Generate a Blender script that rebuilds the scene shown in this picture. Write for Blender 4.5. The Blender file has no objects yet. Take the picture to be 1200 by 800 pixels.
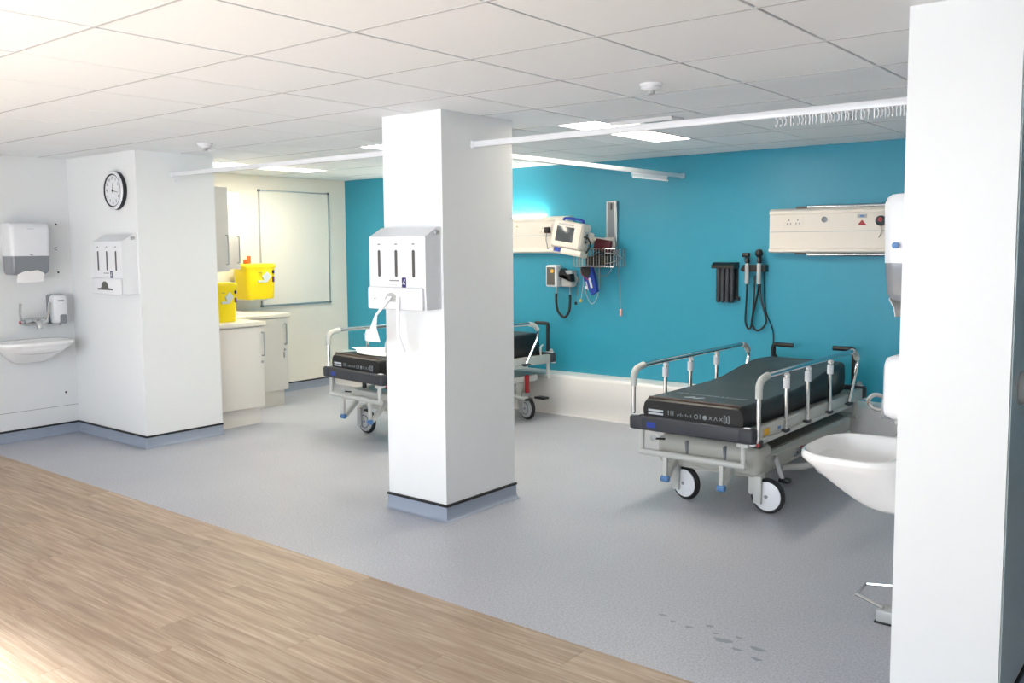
import bpy, bmesh, math, random
from mathutils import Vector, Matrix
random.seed(7)
R = math.radians
sc = bpy.context.scene
COL = sc.collection

# ------------------------------------------------------------------ camera
H = 1.535            # eye height
CEIL = 2.2665        # ceiling height
yaw, pitch, roll, F = R(38.567), R(-5.014), R(-0.4117), 1055.81
fw = Vector((-math.sin(yaw) * math.cos(pitch), math.cos(yaw) * math.cos(pitch), math.sin(pitch)))
rt0 = Vector((math.cos(yaw), math.sin(yaw), 0)); up0 = rt0.cross(fw)
rt = rt0 * math.cos(roll) + up0 * math.sin(roll); up = rt.cross(fw)
cam = bpy.data.cameras.new('camera'); cam_o = bpy.data.objects.new('camera', cam); COL.objects.link(cam_o)
m = Matrix((rt, up, -fw)).transposed().to_4x4(); m.translation = (0, 0, H); cam_o.matrix_world = m
cam.sensor_width = 36; cam.lens = F * 36 / 1200
cam.shift_x = -9.309 / 1200; cam.shift_y = -19.964 / 1200
cam.clip_start = 0.05
sc.camera = cam_o

# ------------------------------------------------------------------ world, sun, daylight, exposure
w = bpy.data.worlds.new('world'); sc.world = w; w.use_nodes = True
bg = w.node_tree.nodes['Background']; bg.inputs[0].default_value = (0.80, 0.90, 1.0, 1); bg.inputs[1].default_value = 3.0
sun = bpy.data.lights.new('sun', 'SUN'); sun.energy = 55; sun.angle = R(5); sun.color = (0.86, 0.93, 1.0)
sun_o = bpy.data.objects.new('sun', sun); COL.objects.link(sun_o)
sd = Vector((-0.5, 1, -0.585)); sun_o.rotation_euler = sd.to_track_quat('-Z', 'Y').to_euler()
FRONT = -2.2
WINX = [-3.6, -1.2]      # window centres in the wall behind the camera
WW, WZ0, WZ1 = 2.0, 0.75, 2.1
for i, x in enumerate(WINX):
    a = bpy.data.lights.new('daylight', 'AREA'); a.shape = 'RECTANGLE'; a.size = WW; a.size_y = WZ1 - WZ0
    a.energy = 43; a.color = (0.84, 0.92, 1.0)
    ao = bpy.data.objects.new('daylight', a); COL.objects.link(ao)
    ao.location = (x, FRONT + 0.06, (WZ0 + WZ1) / 2); ao.rotation_euler = (R(90), 0, 0)
vs = sc.view_settings
vs.view_transform = 'Standard'; vs.look = 'None'; vs.gamma = 1; vs.use_curve_mapping = False
vs.exposure = 0.65

# ------------------------------------------------------------------ materials
def lin(c):
    f = lambda v: (v / 255 / 12.92) if v / 255 <= 0.04045 else ((v / 255 + 0.055) / 1.055) ** 2.4
    return (f(c[0]), f(c[1]), f(c[2]), 1)
MATS = {}
def mat(name, rgb, rough=0.5, metal=0.0, var=0.03, scale=12, bump=0.0, bscale=200, emit=None, estr=0, coat=0, alpha=1, trans=0):
    if name in MATS: return MATS[name]
    mt = bpy.data.materials.new(name); mt.use_nodes = True; nt = mt.node_tree; p = nt.nodes['Principled BSDF']
    c = lin(rgb)
    tc = nt.nodes.new('ShaderNodeTexCoord')
    nz = nt.nodes.new('ShaderNodeTexNoise'); nz.inputs['Scale'].default_value = scale; nz.inputs['Detail'].default_value = 3
    nt.links.new(tc.outputs['Object'], nz.inputs['Vector'])
    mx = nt.nodes.new('ShaderNodeMix'); mx.data_type = 'RGBA'
    mx.inputs[6].default_value = [max(0, v * (1 - var)) for v in c[:3]] + [1]
    mx.inputs[7].default_value = [min(1, v * (1 + var)) for v in c[:3]] + [1]
    nt.links.new(nz.outputs['Fac'], mx.inputs[0]); nt.links.new(mx.outputs[2], p.inputs['Base Color'])
    p.inputs['Roughness'].default_value = rough; p.inputs['Metallic'].default_value = metal
    p.inputs['Coat Weight'].default_value = coat
    p.inputs['Alpha'].default_value = alpha; p.inputs['Transmission Weight'].default_value = trans
    if bump:
        n2 = nt.nodes.new('ShaderNodeTexNoise'); n2.inputs['Scale'].default_value = bscale; n2.inputs['Detail'].default_value = 2
        nt.links.new(tc.outputs['Object'], n2.inputs['Vector'])
        b = nt.nodes.new('ShaderNodeBump'); b.inputs['Strength'].default_value = bump; b.inputs['Distance'].default_value = 0.002
        nt.links.new(n2.outputs['Fac'], b.inputs['Height']); nt.links.new(b.outputs['Normal'], p.inputs['Normal'])
    if emit:
        p.inputs['Emission Color'].default_value = lin(emit); p.inputs['Emission Strength'].default_value = estr
    MATS[name] = mt
    return mt
WALL = mat('wall_paint_white', (232, 234, 235), 0.45, var=0.01, bump=0.05)
CLAD = mat('wall_cladding_white', (226, 228, 229), 0.35, var=0.01)
CREAM = mat('wall_paint_cream', (240, 235, 224), 0.5, var=0.01, bump=0.05)
TEAL = mat('wall_paint_teal', (44, 148, 176), 0.42, var=0.03, bump=0.08)
SIDETINT = mat('side_reflection_tint', (205, 222, 226), 0.3, var=0.03)  # white wall with teal reflected from the next bay put into the colour
TILE = mat('ceiling_tile_white', (236, 240, 244), 0.8, var=0.012, bump=0.12, bscale=300)
TBAR = mat('ceiling_bar', (120, 120, 120), 0.6)
BLACK = mat('black_rubber', (22, 22, 24), 0.5)
BLACKP = mat('black_plastic', (20, 20, 22), 0.35)
BUMPER = mat('bumper_charcoal', (54, 57, 64), 0.5)
WHITEP = mat('white_plastic', (228, 230, 234), 0.3, coat=0.2)
CERAM = mat('white_ceramic', (240, 240, 240), 0.12, coat=0.5)
CREAMP = mat('cream_plastic', (227, 219, 209), 0.4)
GREYP = mat('grey_plastic', (128, 133, 140), 0.25, coat=0.3)
LGREY = mat('light_grey_plastic', (176, 178, 178), 0.4)
STEELP = mat('painted_steel_grey', (196, 198, 194), 0.4)
HOOD = mat('moulded_hood_grey', (178, 178, 170), 0.45)
HOODTOP = mat('hood_top_shaded', (112, 110, 104), 0.6)  # grey recess on the hood, with the shade under the deck put into its colour
CHROME = mat('chrome', (205, 208, 210), 0.15, metal=1)
ALU = mat('aluminium', (190, 192, 194), 0.32, metal=1)
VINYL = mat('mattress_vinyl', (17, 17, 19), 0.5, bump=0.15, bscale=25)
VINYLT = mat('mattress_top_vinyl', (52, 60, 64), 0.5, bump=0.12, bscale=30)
PRINT = mat('white_print', (205, 212, 218), 0.5)
PRINTD = mat('dim_print', (150, 158, 163), 0.5)
BLUEL = mat('blue_label', (30, 60, 160), 0.4)
NAVY = mat('navy_print', (42, 38, 110), 0.4)
GREYT = mat('grey_print', (120, 122, 128), 0.5)
YELLOW = mat('yellow_plastic', (250, 226, 20), 0.4, var=0.01)
ORANGE = mat('orange_plastic', (236, 96, 26), 0.4)
YLAB = mat('yellow_label', (226, 170, 40), 0.5)
RED = mat('red_plastic', (160, 28, 32), 0.4)
BLUEC = mat('blue_cap', (84, 128, 180), 0.4)
BLUEF = mat('blue_fabric', (28, 62, 150), 0.8, bump=0.3)
MAROON = mat('maroon_cover', (82, 22, 34), 0.6)
PAPER = mat('white_paper', (238, 238, 238), 0.9)
APRON = mat('white_apron_film', (236, 238, 240), 0.35)
SCREEN = mat('screen_grey', (72, 80, 84), 0.15)
SLOT = mat('slot_grey', (86, 86, 84), 0.6)
CABW = mat('cabinet_white', (226, 222, 216), 0.4, var=0.01)
WORKT = mat('worktop_white', (236, 230, 216), 0.3, var=0.02)
BOARD = mat('whiteboard_face', (238, 235, 226), 0.2, var=0.005)
SKIRTW = mat('white_boxing', (232, 230, 228), 0.35, var=0.01)
COVE = mat('blue_coving', (148, 158, 174), 0.45, var=0.05, scale=120)
PINK = mat('pink_plastic', (214, 170, 158), 0.4)
TEALC = mat('teal_cover', (110, 150, 152), 0.5)
GREYC = mat('grey_cable', (130, 130, 126), 0.5)
LAMP = mat('lamp_diffuser', (255, 250, 240), 0.4, emit=(255, 243, 224), estr=18)
UPLAMP = mat('uplight_tube', (255, 250, 240), 0.4, emit=(255, 244, 220), estr=36)
BRASS = mat('brass', (190, 140, 60), 0.3, metal=1)
GLASS = mat('window_glass', (255, 255, 255), 0.0, var=0, alpha=0.06)
WINF = mat('window_frame_white', (235, 235, 235), 0.4)
WATERM = mat('floor_mark', (136, 142, 152), 0.35)

def floor_mat():
    mt = bpy.data.materials.new('vinyl_floor_grey'); mt.use_nodes = True; nt = mt.node_tree; p = nt.nodes['Principled BSDF']
    g = nt.nodes.new('ShaderNodeNewGeometry')
    n1 = nt.nodes.new('ShaderNodeTexNoise'); n1.inputs['Scale'].default_value = 110; n1.inputs['Detail'].default_value = 4
    n2 = nt.nodes.new('ShaderNodeTexNoise'); n2.inputs['Scale'].default_value = 1.3; n2.inputs['Detail'].default_value = 4
    for n in (n1, n2): nt.links.new(g.outputs['Position'], n.inputs['Vector'])
    r = nt.nodes.new('ShaderNodeValToRGB'); e = r.color_ramp.elements
    e[0].position = 0.32; e[0].color = lin((160, 163, 172)); e[1].position = 0.68; e[1].color = lin((192, 194, 202))
    nt.links.new(n1.outputs['Fac'], r.inputs[0])
    mx = nt.nodes.new('ShaderNodeMix'); mx.data_type = 'RGBA'; mx.blend_type = 'MULTIPLY'; mx.inputs[0].default_value = 1
    r2 = nt.nodes.new('ShaderNodeValToRGB'); e = r2.color_ramp.elements
    e[0].position = 0.3; e[0].color = (0.90, 0.90, 0.92, 1); e[1].position = 0.7; e[1].color = (1, 1, 1, 1)
    nt.links.new(n2.outputs['Fac'], r2.inputs[0]); nt.links.new(r.outputs[0], mx.inputs[6]); nt.links.new(r2.outputs[0], mx.inputs[7])
    nt.links.new(mx.outputs[2], p.inputs['Base Color']); p.inputs['Roughness'].default_value = 0.42
    b = nt.nodes.new('ShaderNodeBump'); b.inputs['Strength'].default_value = 0.04; b.inputs['Distance'].default_value = 0.001
    nt.links.new(n1.outputs['Fac'], b.inputs['Height']); nt.links.new(b.outputs['Normal'], p.inputs['Normal'])
    return mt
def wood_mat():
    mt = bpy.data.materials.new('oak_plank_vinyl'); mt.use_nodes = True; nt = mt.node_tree; p = nt.nodes['Principled BSDF']
    g = nt.nodes.new('ShaderNodeNewGeometry'); oi = nt.nodes.new('ShaderNodeObjectInfo')
    sca = nt.nodes.new('ShaderNodeVectorMath'); sca.operation = 'SCALE'; sca.inputs[0].default_value = (7, 31, 0)
    nt.links.new(oi.outputs['Random'], sca.inputs['Scale'])
    add = nt.nodes.new('ShaderNodeVectorMath'); nt.links.new(g.outputs['Position'], add.inputs[0]); nt.links.new(sca.outputs[0], add.inputs[1])
    mp = nt.nodes.new('ShaderNodeMapping'); mp.inputs['Scale'].default_value = (1.6, 26, 1); nt.links.new(add.outputs[0], mp.inputs['Vector'])
    n1 = nt.nodes.new('ShaderNodeTexNoise'); n1.inputs['Scale'].default_value = 1.6; n1.inputs['Detail'].default_value = 6; n1.inputs['Distortion'].default_value = 0.6
    nt.links.new(mp.outputs[0], n1.inputs['Vector'])
    mp2 = nt.nodes.new('ShaderNodeMapping'); mp2.inputs['Scale'].default_value = (4, 160, 1); nt.links.new(add.outputs[0], mp2.inputs['Vector'])
    n2 = nt.nodes.new('ShaderNodeTexNoise'); n2.inputs['Scale'].default_value = 1; n2.inputs['Detail'].default_value = 3; nt.links.new(mp2.outputs[0], n2.inputs['Vector'])
    mxf = nt.nodes.new('ShaderNodeMix'); mxf.inputs[0].default_value = 0.35
    nt.links.new(n1.outputs['Fac'], mxf.inputs[2]); nt.links.new(n2.outputs['Fac'], mxf.inputs[3])
    r = nt.nodes.new('ShaderNodeValToRGB'); e = r.color_ramp.elements
    e[0].position = 0.3; e[0].color = lin((142, 118, 97)); e[1].position = 0.72; e[1].color = lin((200, 182, 163))
    k = r.color_ramp.elements.new(0.5); k.color = lin((170, 147, 124))
    nt.links.new(mxf.outputs[0], r.inputs[0])
    mr = nt.nodes.new('ShaderNodeMapRange'); mr.inputs[3].default_value = 0.90; mr.inputs[4].default_value = 1.05; nt.links.new(oi.outputs['Random'], mr.inputs[0])
    mx = nt.nodes.new('ShaderNodeVectorMath'); mx.operation = 'SCALE'; nt.links.new(r.outputs[0], mx.inputs[0]); nt.links.new(mr.outputs[0], mx.inputs['Scale'])
    nt.links.new(mx.outputs[0], p.inputs['Base Color']); p.inputs['Roughness'].default_value = 0.42
    b = nt.nodes.new('ShaderNodeBump'); b.inputs['Strength'].default_value = 0.1; b.inputs['Distance'].default_value = 0.001
    nt.links.new(n2.outputs['Fac'], b.inputs['Height']); nt.links.new(b.outputs['Normal'], p.inputs['Normal'])
    return mt
FLOORM, WOODM = floor_mat(), wood_mat()

# ------------------------------------------------------------------ mesh helpers
class MB:
    def __init__(s): s.bm = bmesh.new()
    def box(s, c, d, bev=0, rot=None, seg=2):
        """box centred at c with full sizes d"""
        t = bmesh.new(); bmesh.ops.create_cube(t, size=1)
        bmesh.ops.scale(t, vec=d, verts=t.verts)
        if bev: bmesh.ops.bevel(t, geom=t.edges[:], offset=bev, segments=seg, profile=0.5, affect='EDGES', clamp_overlap=True)
        M = Matrix.Translation(c)
        if rot: M = M @ Matrix.Rotation(rot[0], 4, rot[1])
        bmesh.ops.transform(t, matrix=M, verts=t.verts); s._join(t); return s
    def b2(s, x0, x1, y0, y1, z0, z1, bev=0, seg=2):
        return s.box(((x0 + x1) / 2, (y0 + y1) / 2, (z0 + z1) / 2), (abs(x1 - x0), abs(y1 - y0), abs(z1 - z0)), bev, None, seg)
    def _join(s, t):
        mp = {}
        for v in t.verts: mp[v.index if False else v] = s.bm.verts.new(v.co)
        for f in t.faces:
            try: s.bm.faces.new([mp[v] for v in f.verts])
            except ValueError: pass
        t.free()
    def loft(s, rings, cap0=True, cap1=True, closed=True):
        vs_ = [[s.bm.verts.new(p) for p in r] for r in rings]
        n = len(rings[0])
        for a, b in zip(vs_[:-1], vs_[1:]):
            for i in range(n if closed else n - 1):
                j = (i + 1) % n
                try: s.bm.faces.new((a[i], a[j], b[j], b[i]))
                except ValueError: pass
        if cap0: s.bm.faces.new(list(reversed(vs_[0])))
        if cap1: s.bm.faces.new(vs_[-1])
        return s
    def tube(s, pts, r, seg=10, smooth=0, closed=False):
        pts = [Vector(p) for p in pts]
        if smooth: pts = catmull(pts, smooth, closed)
        n = len(pts); rad = r if isinstance(r, (list, tuple)) else [r] * n
        if len(rad) != n: rad = [rad[0] + (rad[-1] - rad[0]) * i / (n - 1) for i in range(n)]
        rings = []; nrm = None
        for i, p in enumerate(pts):
            if closed: d = pts[(i + 1) % n] - pts[i - 1]
            else: d = pts[min(i + 1, n - 1)] - pts[max(i - 1, 0)]
            if d.length < 1e-9: d = Vector((0, 0, 1))
            d.normalize()
            if nrm is None:
                nrm = d.orthogonal().normalized()
            nrm = (nrm - d * nrm.dot(d)).normalized(); bn = d.cross(nrm)
            rings.append([p + (nrm * math.cos(2 * math.pi * k / seg) + bn * math.sin(2 * math.pi * k / seg)) * rad[i] for k in range(seg)])
        if closed: rings.append(rings[0]); return s.loft(rings, False, False)
        return s.loft(rings)
    def lathe(s, prof, c=(0, 0, 0), axis='z', seg=28, loop=False):
        """prof: list of (radius, height along axis)"""
        rings = []
        for r_, h in prof:
            ring = []
            for k in range(seg):
                a = 2 * math.pi * k / seg; u, v = r_ * math.cos(a), r_ * math.sin(a)
                q = {'z': (u, v, h), 'y': (u, h, -v), 'x': (h, u, v)}[axis]
                ring.append((c[0] + q[0], c[1] + q[1], c[2] + q[2]))
            rings.append(ring)
        if loop: rings.append(rings[0]); return s.loft(rings, False, False)
        return s.loft(rings)
    def ball(s, c, r, seg=12):
        return s.lathe([(max(1e-4, r * math.sin(math.pi * k / 8)), -r * math.cos(math.pi * k / 8)) for k in range(9)], c, 'z', seg)
    def prism(s, poly, a0, a1, plane='xz', c=(0, 0, 0)):
        """extrude a 2-D polygon; plane gives its two axes, the third runs a0..a1"""
        def P(u, v, t):
            q = {'xz': (u, t, v), 'yz': (t, u, v), 'xy': (u, v, t)}[plane]
            return (q[0] + c[0], q[1] + c[1], q[2] + c[2])
        return s.loft([[P(u, v, a0) for u, v in poly], [P(u, v, a1) for u, v in poly]])
    def mesh(s, name, material, angle=35):
        bmesh.ops.remove_doubles(s.bm, verts=s.bm.verts, dist=1e-6)
        bmesh.ops.recalc_face_normals(s.bm, faces=s.bm.faces)
        me = bpy.data.meshes.new(name); s.bm.to_mesh(me); s.bm.free()
        me.polygons.foreach_set('use_smooth', [True] * len(me.polygons)); me.set_sharp_from_angle(angle=R(angle))
        me.materials.append(material); return me
    def build(s, name, material, parent=None, angle=35, label=None):
        o = bpy.data.objects.new(name, s.mesh(name, material, angle)); COL.objects.link(o)
        if parent: o.parent = parent
        if label: o['label'] = label
        return o
def catmull(P, n, closed=False):
    out = []; N = len(P)
    rng = range(N) if closed else range(N - 1)
    for i in rng:
        if closed: p0, p1, p2, p3 = P[i - 1], P[i], P[(i + 1) % N], P[(i + 2) % N]
        else: p0, p1, p2, p3 = P[max(i - 1, 0)], P[i], P[i + 1], P[min(i + 2, N - 1)]
        for k in range(n):
            t = k / n
            out.append(0.5 * ((2 * p1) + (p2 - p0) * t + (2 * p0 - 5 * p1 + 4 * p2 - p3) * t * t + (3 * p1 - p0 - 3 * p2 + p3) * t ** 3))
    if not closed: out.append(P[-1])
    return out
def rrect(w_, h_, r_, n=5, cx=0, cy=0):
    pts = []
    for sx, sy, a0 in ((1, 1, 0), (-1, 1, 90), (-1, -1, 180), (1, -1, 270)):
        for k in range(n + 1):
            a = R(a0 + 90 * k / n); pts.append((cx + sx * (w_ / 2 - r_) + r_ * math.cos(a), cy + sy * (h_ / 2 - r_) + r_ * math.sin(a)))
    return pts
def circ(r_, n=20, cx=0, cy=0): return [(cx + r_ * math.cos(2 * math.pi * k / n), cy + r_ * math.sin(2 * math.pi * k / n)) for k in range(n)]
def tag(o, label, cat, group=None, kind=None):
    o['label'] = label; o['category'] = cat
    if group: o['group'] = group
    if kind: o['kind'] = kind
    return o
def thing(name, label, cat, loc=(0, 0, 0), rz=0, group=None):
    o = bpy.data.objects.new(name, None); COL.objects.link(o); o.empty_display_size = 0.1
    o.location = loc; o.rotation_euler = (0, 0, R(rz)); return tag(o, label, cat, group)
def struct(o, label, cat): return tag(o, label, cat, None, 'structure')
def part(name, me, parent, loc=(0, 0, 0), rot=(0, 0, 0), scl=(1, 1, 1)):
    o = bpy.data.objects.new(name, me); COL.objects.link(o); o.parent = parent; o.location = loc; o.rotation_euler = rot; o.scale = scl; return o
def text_mesh(s, size, material, depth=0.0005):
    cu = bpy.data.curves.new('txt', 'FONT'); cu.body = s; cu.size = size; cu.align_x = 'CENTER'; cu.align_y = 'CENTER'; cu.extrude = depth
    o = bpy.data.objects.new('txt', cu); COL.objects.link(o); bpy.context.view_layer.update()
    me = bpy.data.meshes.new_from_object(o.evaluated_get(bpy.context.evaluated_depsgraph_get()))
    bpy.data.objects.remove(o); me.materials.clear(); me.materials.append(material); return me
# frames for things on walls: local x to the viewer's right, local y into the wall, z up
ON_BACK, ON_LEFT, ON_RIGHT = 0, 90, -90

# ------------------------------------------------------------------ the room
XL, XR, YB = -7.58, 3.5, 6.75
CRX = -7.88                        # cream wall
BLK = (-7.58, -6.49, 3.54, 4.2)    # white block with the clock
CLM = (-3.85, -3.39, 3.585, 4.19)  # free column
PART = (-0.84, -0.52, 3.01, YB)    # partition on the right
WOODY = 2.757
fl = MB().b2(-8.1, XR, WOODY, YB + 0.1, -0.08, 0).build('floor', FLOORM); struct(fl, 'speckled grey vinyl floor of the treatment bays', 'floor')
marks = MB()
for (x, y, a, b) in ((-1.50, 3.13, .035, .02), (-1.42, 3.09, .02, .012), (-1.60, 3.22, .016, .01), (-1.66, 3.16, .018, .010), (-1.36, 3.14, .03, .016), (-1.33, 3.06, .02, .012), (-1.55, 3.17, .012, .008), (-1.80, 3.20, .022, .008), (-1.74, 3.17, .012, .007), (-1.46, 3.19, .014, .009)):
    marks.prism([(x + a * (1 + .3 * math.sin(3 * t)) * math.cos(t), y + b * (1 + .35 * math.cos(2 * t + x * 9)) * math.sin(t)) for t in [2 * math.pi * k / 14 for k in range(14)]], 0.0001, 0.0006, 'xy')
mk = marks.build('water_mark', WATERM, fl); mk['kind'] = 'stuff'
wf = MB().b2(XL - .1, XR, FRONT, WOODY, -0.08, -0.006).build('floor_corridor', TBAR); struct(wf, 'wood-look vinyl plank floor of the corridor', 'floor')
PW, PL = 0.184, 1.22; pc = {}
row = 0; y = WOODY
while y > FRONT + 0.01:
    y0 = max(y - PW, FRONT); x = XL - random.random() * PL
    while x < XR:
        xa, xb = max(x, XL), min(x + PL, XR); x += PL
        if xb - xa < 0.03: continue
        key = (round(xb - xa, 3), round(y - y0, 3))
        if key not in pc: pc[key] = MB().box((0, 0, -0.003), (key[0] - 0.0012, key[1] - 0.0012, 0.006)).mesh('plank', WOODM)
        part('plank', pc[key], wf, ((xa + xb) / 2, (y + y0) / 2, 0))
    y -= PW; row += 1

T = 0.12
struct(MB().b2(CRX - T, XR + T, YB, YB + T, 0, CEIL + .03).build('wall_back', TEAL), 'teal painted wall behind the two trolleys', 'wall')
struct(MB().b2(CRX - T, CRX, 4.0, YB, 0, CEIL + .03).build('wall_left_bay', CREAM), 'cream painted wall carrying the whiteboard', 'wall')
wl = MB().b2(XL - T, XL, FRONT, BLK[2] + 0.05, 0, CEIL + .03).build('wall_left', CLAD); struct(wl, 'white clad wall behind the left hand basin', 'wall')
MB().b2(XL, XL + 0.0015, FRONT, BLK[2], 0.235, 0.238).build('panel_joint', GREYT, wl)
for (yy, zz) in ((3.431, 1.732), (3.432, 1.341), (3.444, .347)):
    MB().lathe([(0.0085, 0), (0.0085, 0.002), (0.0075, 0.003)], (XL, yy, zz), 'x', 12).build('screw_hole', BLACK, wl)
MB().tube([(XL + .003, 3.43, 1.548), (XL + .003, 3.408, 1.535), (XL + .003, 3.43, 1.522)], 0.003, 6).build('fixing_clip', GREYP, wl)
struct(MB().b2(BLK[0] - .4, BLK[1], BLK[2], BLK[3], 0, CEIL + .03).build('wall_block', WALL), 'white boxed-in wall corner carrying the clock', 'wall')
struct(MB().b2(CLM[0], CLM[1], CLM[2], CLM[3], 0, CEIL).build('wall_column', WALL), 'white square column standing free in the bay', 'column')
pt = MB().b2(PART[0], PART[1], PART[2], PART[3], 0, CEIL).build('wall_partition', WALL); struct(pt, 'white partition end beside the right hand basin', 'wall')
MB().b2(PART[1], PART[1] + 0.004, PART[2] + 0.012, PART[3], 0.09, CEIL).build('side_tint_sheet', SIDETINT, pt)  # added sheet over the plain side, carrying the reflected teal tint
struct(MB().b2(XR, XR + T, FRONT, YB, 0, CEIL + .03).build('wall_right', WALL), 'white wall at the right end of the room', 'wall')
wb = MB(); wb.b2(XL, XR, FRONT - 0.2, FRONT, 0, WZ0); wb.b2(XL, XR, FRONT - 0.2, FRONT, WZ1, CEIL + .03)
ed = [XL] + [e for x in WINX for e in (x - WW / 2, x + WW / 2)] + [XR]
for a, b in zip(ed[::2], ed[1::2]): wb.b2(a, b, FRONT - 0.2, FRONT, WZ0, WZ1)
struct(wb.build('wall_front', WALL), 'white window wall behind the viewer', 'wall')
for i, x in enumerate(WINX):
    wn = thing('window_%d' % (i + 1), ('white framed window behind the viewer, the one nearer the clock wall', 'white framed window behind the viewer, the one nearer the partition')[i], 'window', (x, FRONT - 0.1, WZ0)); wn['kind'] = 'structure'
    hh = WZ1 - WZ0; f = MB()
    f.b2(-WW / 2, WW / 2, -.03, .03, 0, .05); f.b2(-WW / 2, WW / 2, -.03, .03, hh - .05, hh)
    for xx in (-WW / 2 + .025, 0, WW / 2 - .025): f.b2(xx - .025, xx + .025, -.03, .03, .05, hh - .05)
    f.build('window_frame', WINF, wn)
    for s in (-1, 1): MB().b2(s * .025, s * (WW / 2 - .05), -.003, .003, .05, hh - .05).build('window_pane', GLASS, wn)

# ceiling: slab, grid bars, every tile its own piece
ce = MB().b2(CRX - T, XR + T, FRONT - .2, YB + T, CEIL + .03, CEIL + .12).build('ceiling', TILE); struct(ce, 'suspended ceiling of white lay-in tiles', 'ceiling')
GX, GY, CW = -1.215, 2.7196, 0.6
LIGHTS = [(-3.315, -3.015, 4.5196, 5.7196), (-7.215, -6.915, 4.5196, 5.7196), (-5.115, -4.815, 4.5196, 5.7196)]
gb = MB(); gc = MB()
for i in range(-11, 9):
    xg = GX + i * CW
    if CRX < xg < XR:
        ww = 0.011 if i in (0,) else 0.009
        ys = FRONT if xg > XL else 4.2
        gb.b2(xg - ww, xg + ww, ys, YB, CEIL + .010, CEIL + .03)
for j in range(-9, 8):
    yg = GY + j * CW
    if FRONT < yg < YB: gc.b2((XL if yg < 4.2 else CRX), XR, yg - .0055, yg + .0055, CEIL - .0012, CEIL + .03)
gb.build('main_bar', TBAR, ce); gc.build('cross_bar', mat('ceiling_cross_bar', (186, 188, 190), 0.7), ce)
tcache = {}
def cut(a0, a1, b0, b1): return a0 < b1 - 1e-4 and a1 > b0 + 1e-4
for i in range(-12, 9):
    for j in range(-9, 8):
        x0, x1, y0, y1 = GX + i * CW, GX + (i + 1) * CW, GY + j * CW, GY + (j + 1) * CW
        lx = XL if y1 < 4.3 else CRX
        x0, x1, y0, y1 = max(x0, lx), min(x1, XR), max(y0, FRONT), min(y1, YB)
        if x1 - x0 < .03 or y1 - y0 < .03: continue
        if x1 <= BLK[1] and y0 >= BLK[2] and y1 <= BLK[3]: continue
        for L in LIGHTS:
            if cut(x0, x1, L[0], L[1]) and cut(y0, y1, L[2], L[3]):
                if L[0] - x0 > x1 - L[1]: x1 = L[0]
                else: x0 = L[1]
        if x1 - x0 < .03: continue
        key = (round(x1 - x0, 3), round(y1 - y0, 3))
        if key not in tcache: tcache[key] = MB().box((0, 0, .009), (key[0] - .013, key[1] - .008, .018), .0015, None, 1).mesh('ceiling_tile', TILE)
        part('ceiling_tile', tcache[key], ce, ((x0 + x1) / 2, (y0 + y1) / 2, CEIL + random.uniform(-.0006, .0006)))

# coved skirtings with a black capping strip
def mitre(path, off, closed=False):
    out = []; n = len(path)
    for i, p in enumerate(path):
        p = Vector(p); ns = []
        if closed or i > 0: d = (p - Vector(path[i - 1])).normalized(); ns.append(Vector((d.y, -d.x)))
        if closed or i < n - 1: d = (Vector(path[(i + 1) % n]) - p).normalized(); ns.append(Vector((d.y, -d.x)))
        if len(ns) == 1: q = p + ns[0] * off
        else:
            b = (ns[0] + ns[1]); q = p + b * (off * 2 / b.length_squared)
        out.append((q.x, q.y))
    return out
def cove(side, path, label, closed=False, drop=0.0):
    b = thing('baseboard_' + side, label, 'skirting'); b['kind'] = 'structure'
    def sweep(prof):
        mb = MB(); cols = [mitre(path, o, closed) for o, _ in prof]
        rings = [[(*cols[k][i], prof[k][1]) for k in range(len(prof))] for i in range(len(path))]
        if closed: rings.append(rings[0])
        return mb.loft(rings, not closed, not closed)
    sweep([(0.0, 0.001), (0.026, 0.001), (0.017, 0.005), (0.010, 0.013), (0.007, 0.026), (0.006, 0.084 - drop), (0.0, 0.084 - drop)]).build('coving', COVE, b, 60)
    sweep([(0.0, 0.083 - drop), (0.010, 0.083 - drop), (0.010, 0.095 - drop), (0.0, 0.097 - drop)]).build('capping_strip', BLACK, b)
cove('left', [(XL, FRONT), (XL, BLK[2]), (BLK[1], BLK[2]), (BLK[1], BLK[3])], 'blue coved vinyl skirting with black cap under the clock and basin wall')
cove('column', [(CLM[0], CLM[2]), (CLM[1], CLM[2]), (CLM[1], CLM[3]), (CLM[0], CLM[3])], 'blue coved vinyl skirting with black cap around the column', True)
cove('left_bay', [(CRX, 5.40), (CRX, 6.54)], 'blue coved vinyl skirting with black cap below the whiteboard')
cove('right', [(PART[0], 6.54), (PART[0], PART[2]), (PART[1], PART[2]), (PART[1], 6.54)], 'blue coved vinyl skirting with black cap around the partition end', False, .03)
# white boxing along the teal wall
bx_ = thing('baseboard_back', 'white boxed bumper skirting along the teal wall', 'skirting'); bx_['kind'] = 'structure'
D = 0.205
prof = [(YB, 0), (YB - D, 0), (YB - D, .128), (YB - D - .004, .136), (YB - D - .004, .335), (YB - D - .001, .350), (YB - D + .010, .361), (YB - D + .03, .366), (YB, .368)]
MB().prism(prof, CRX, PART[0], 'yz').build('boxing', SKIRTW, bx_)
MB().b2(CRX, PART[0], YB - D - .010, YB - D, 0.0, .012).build('sealant_bead', SKIRTW, bx_)

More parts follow.
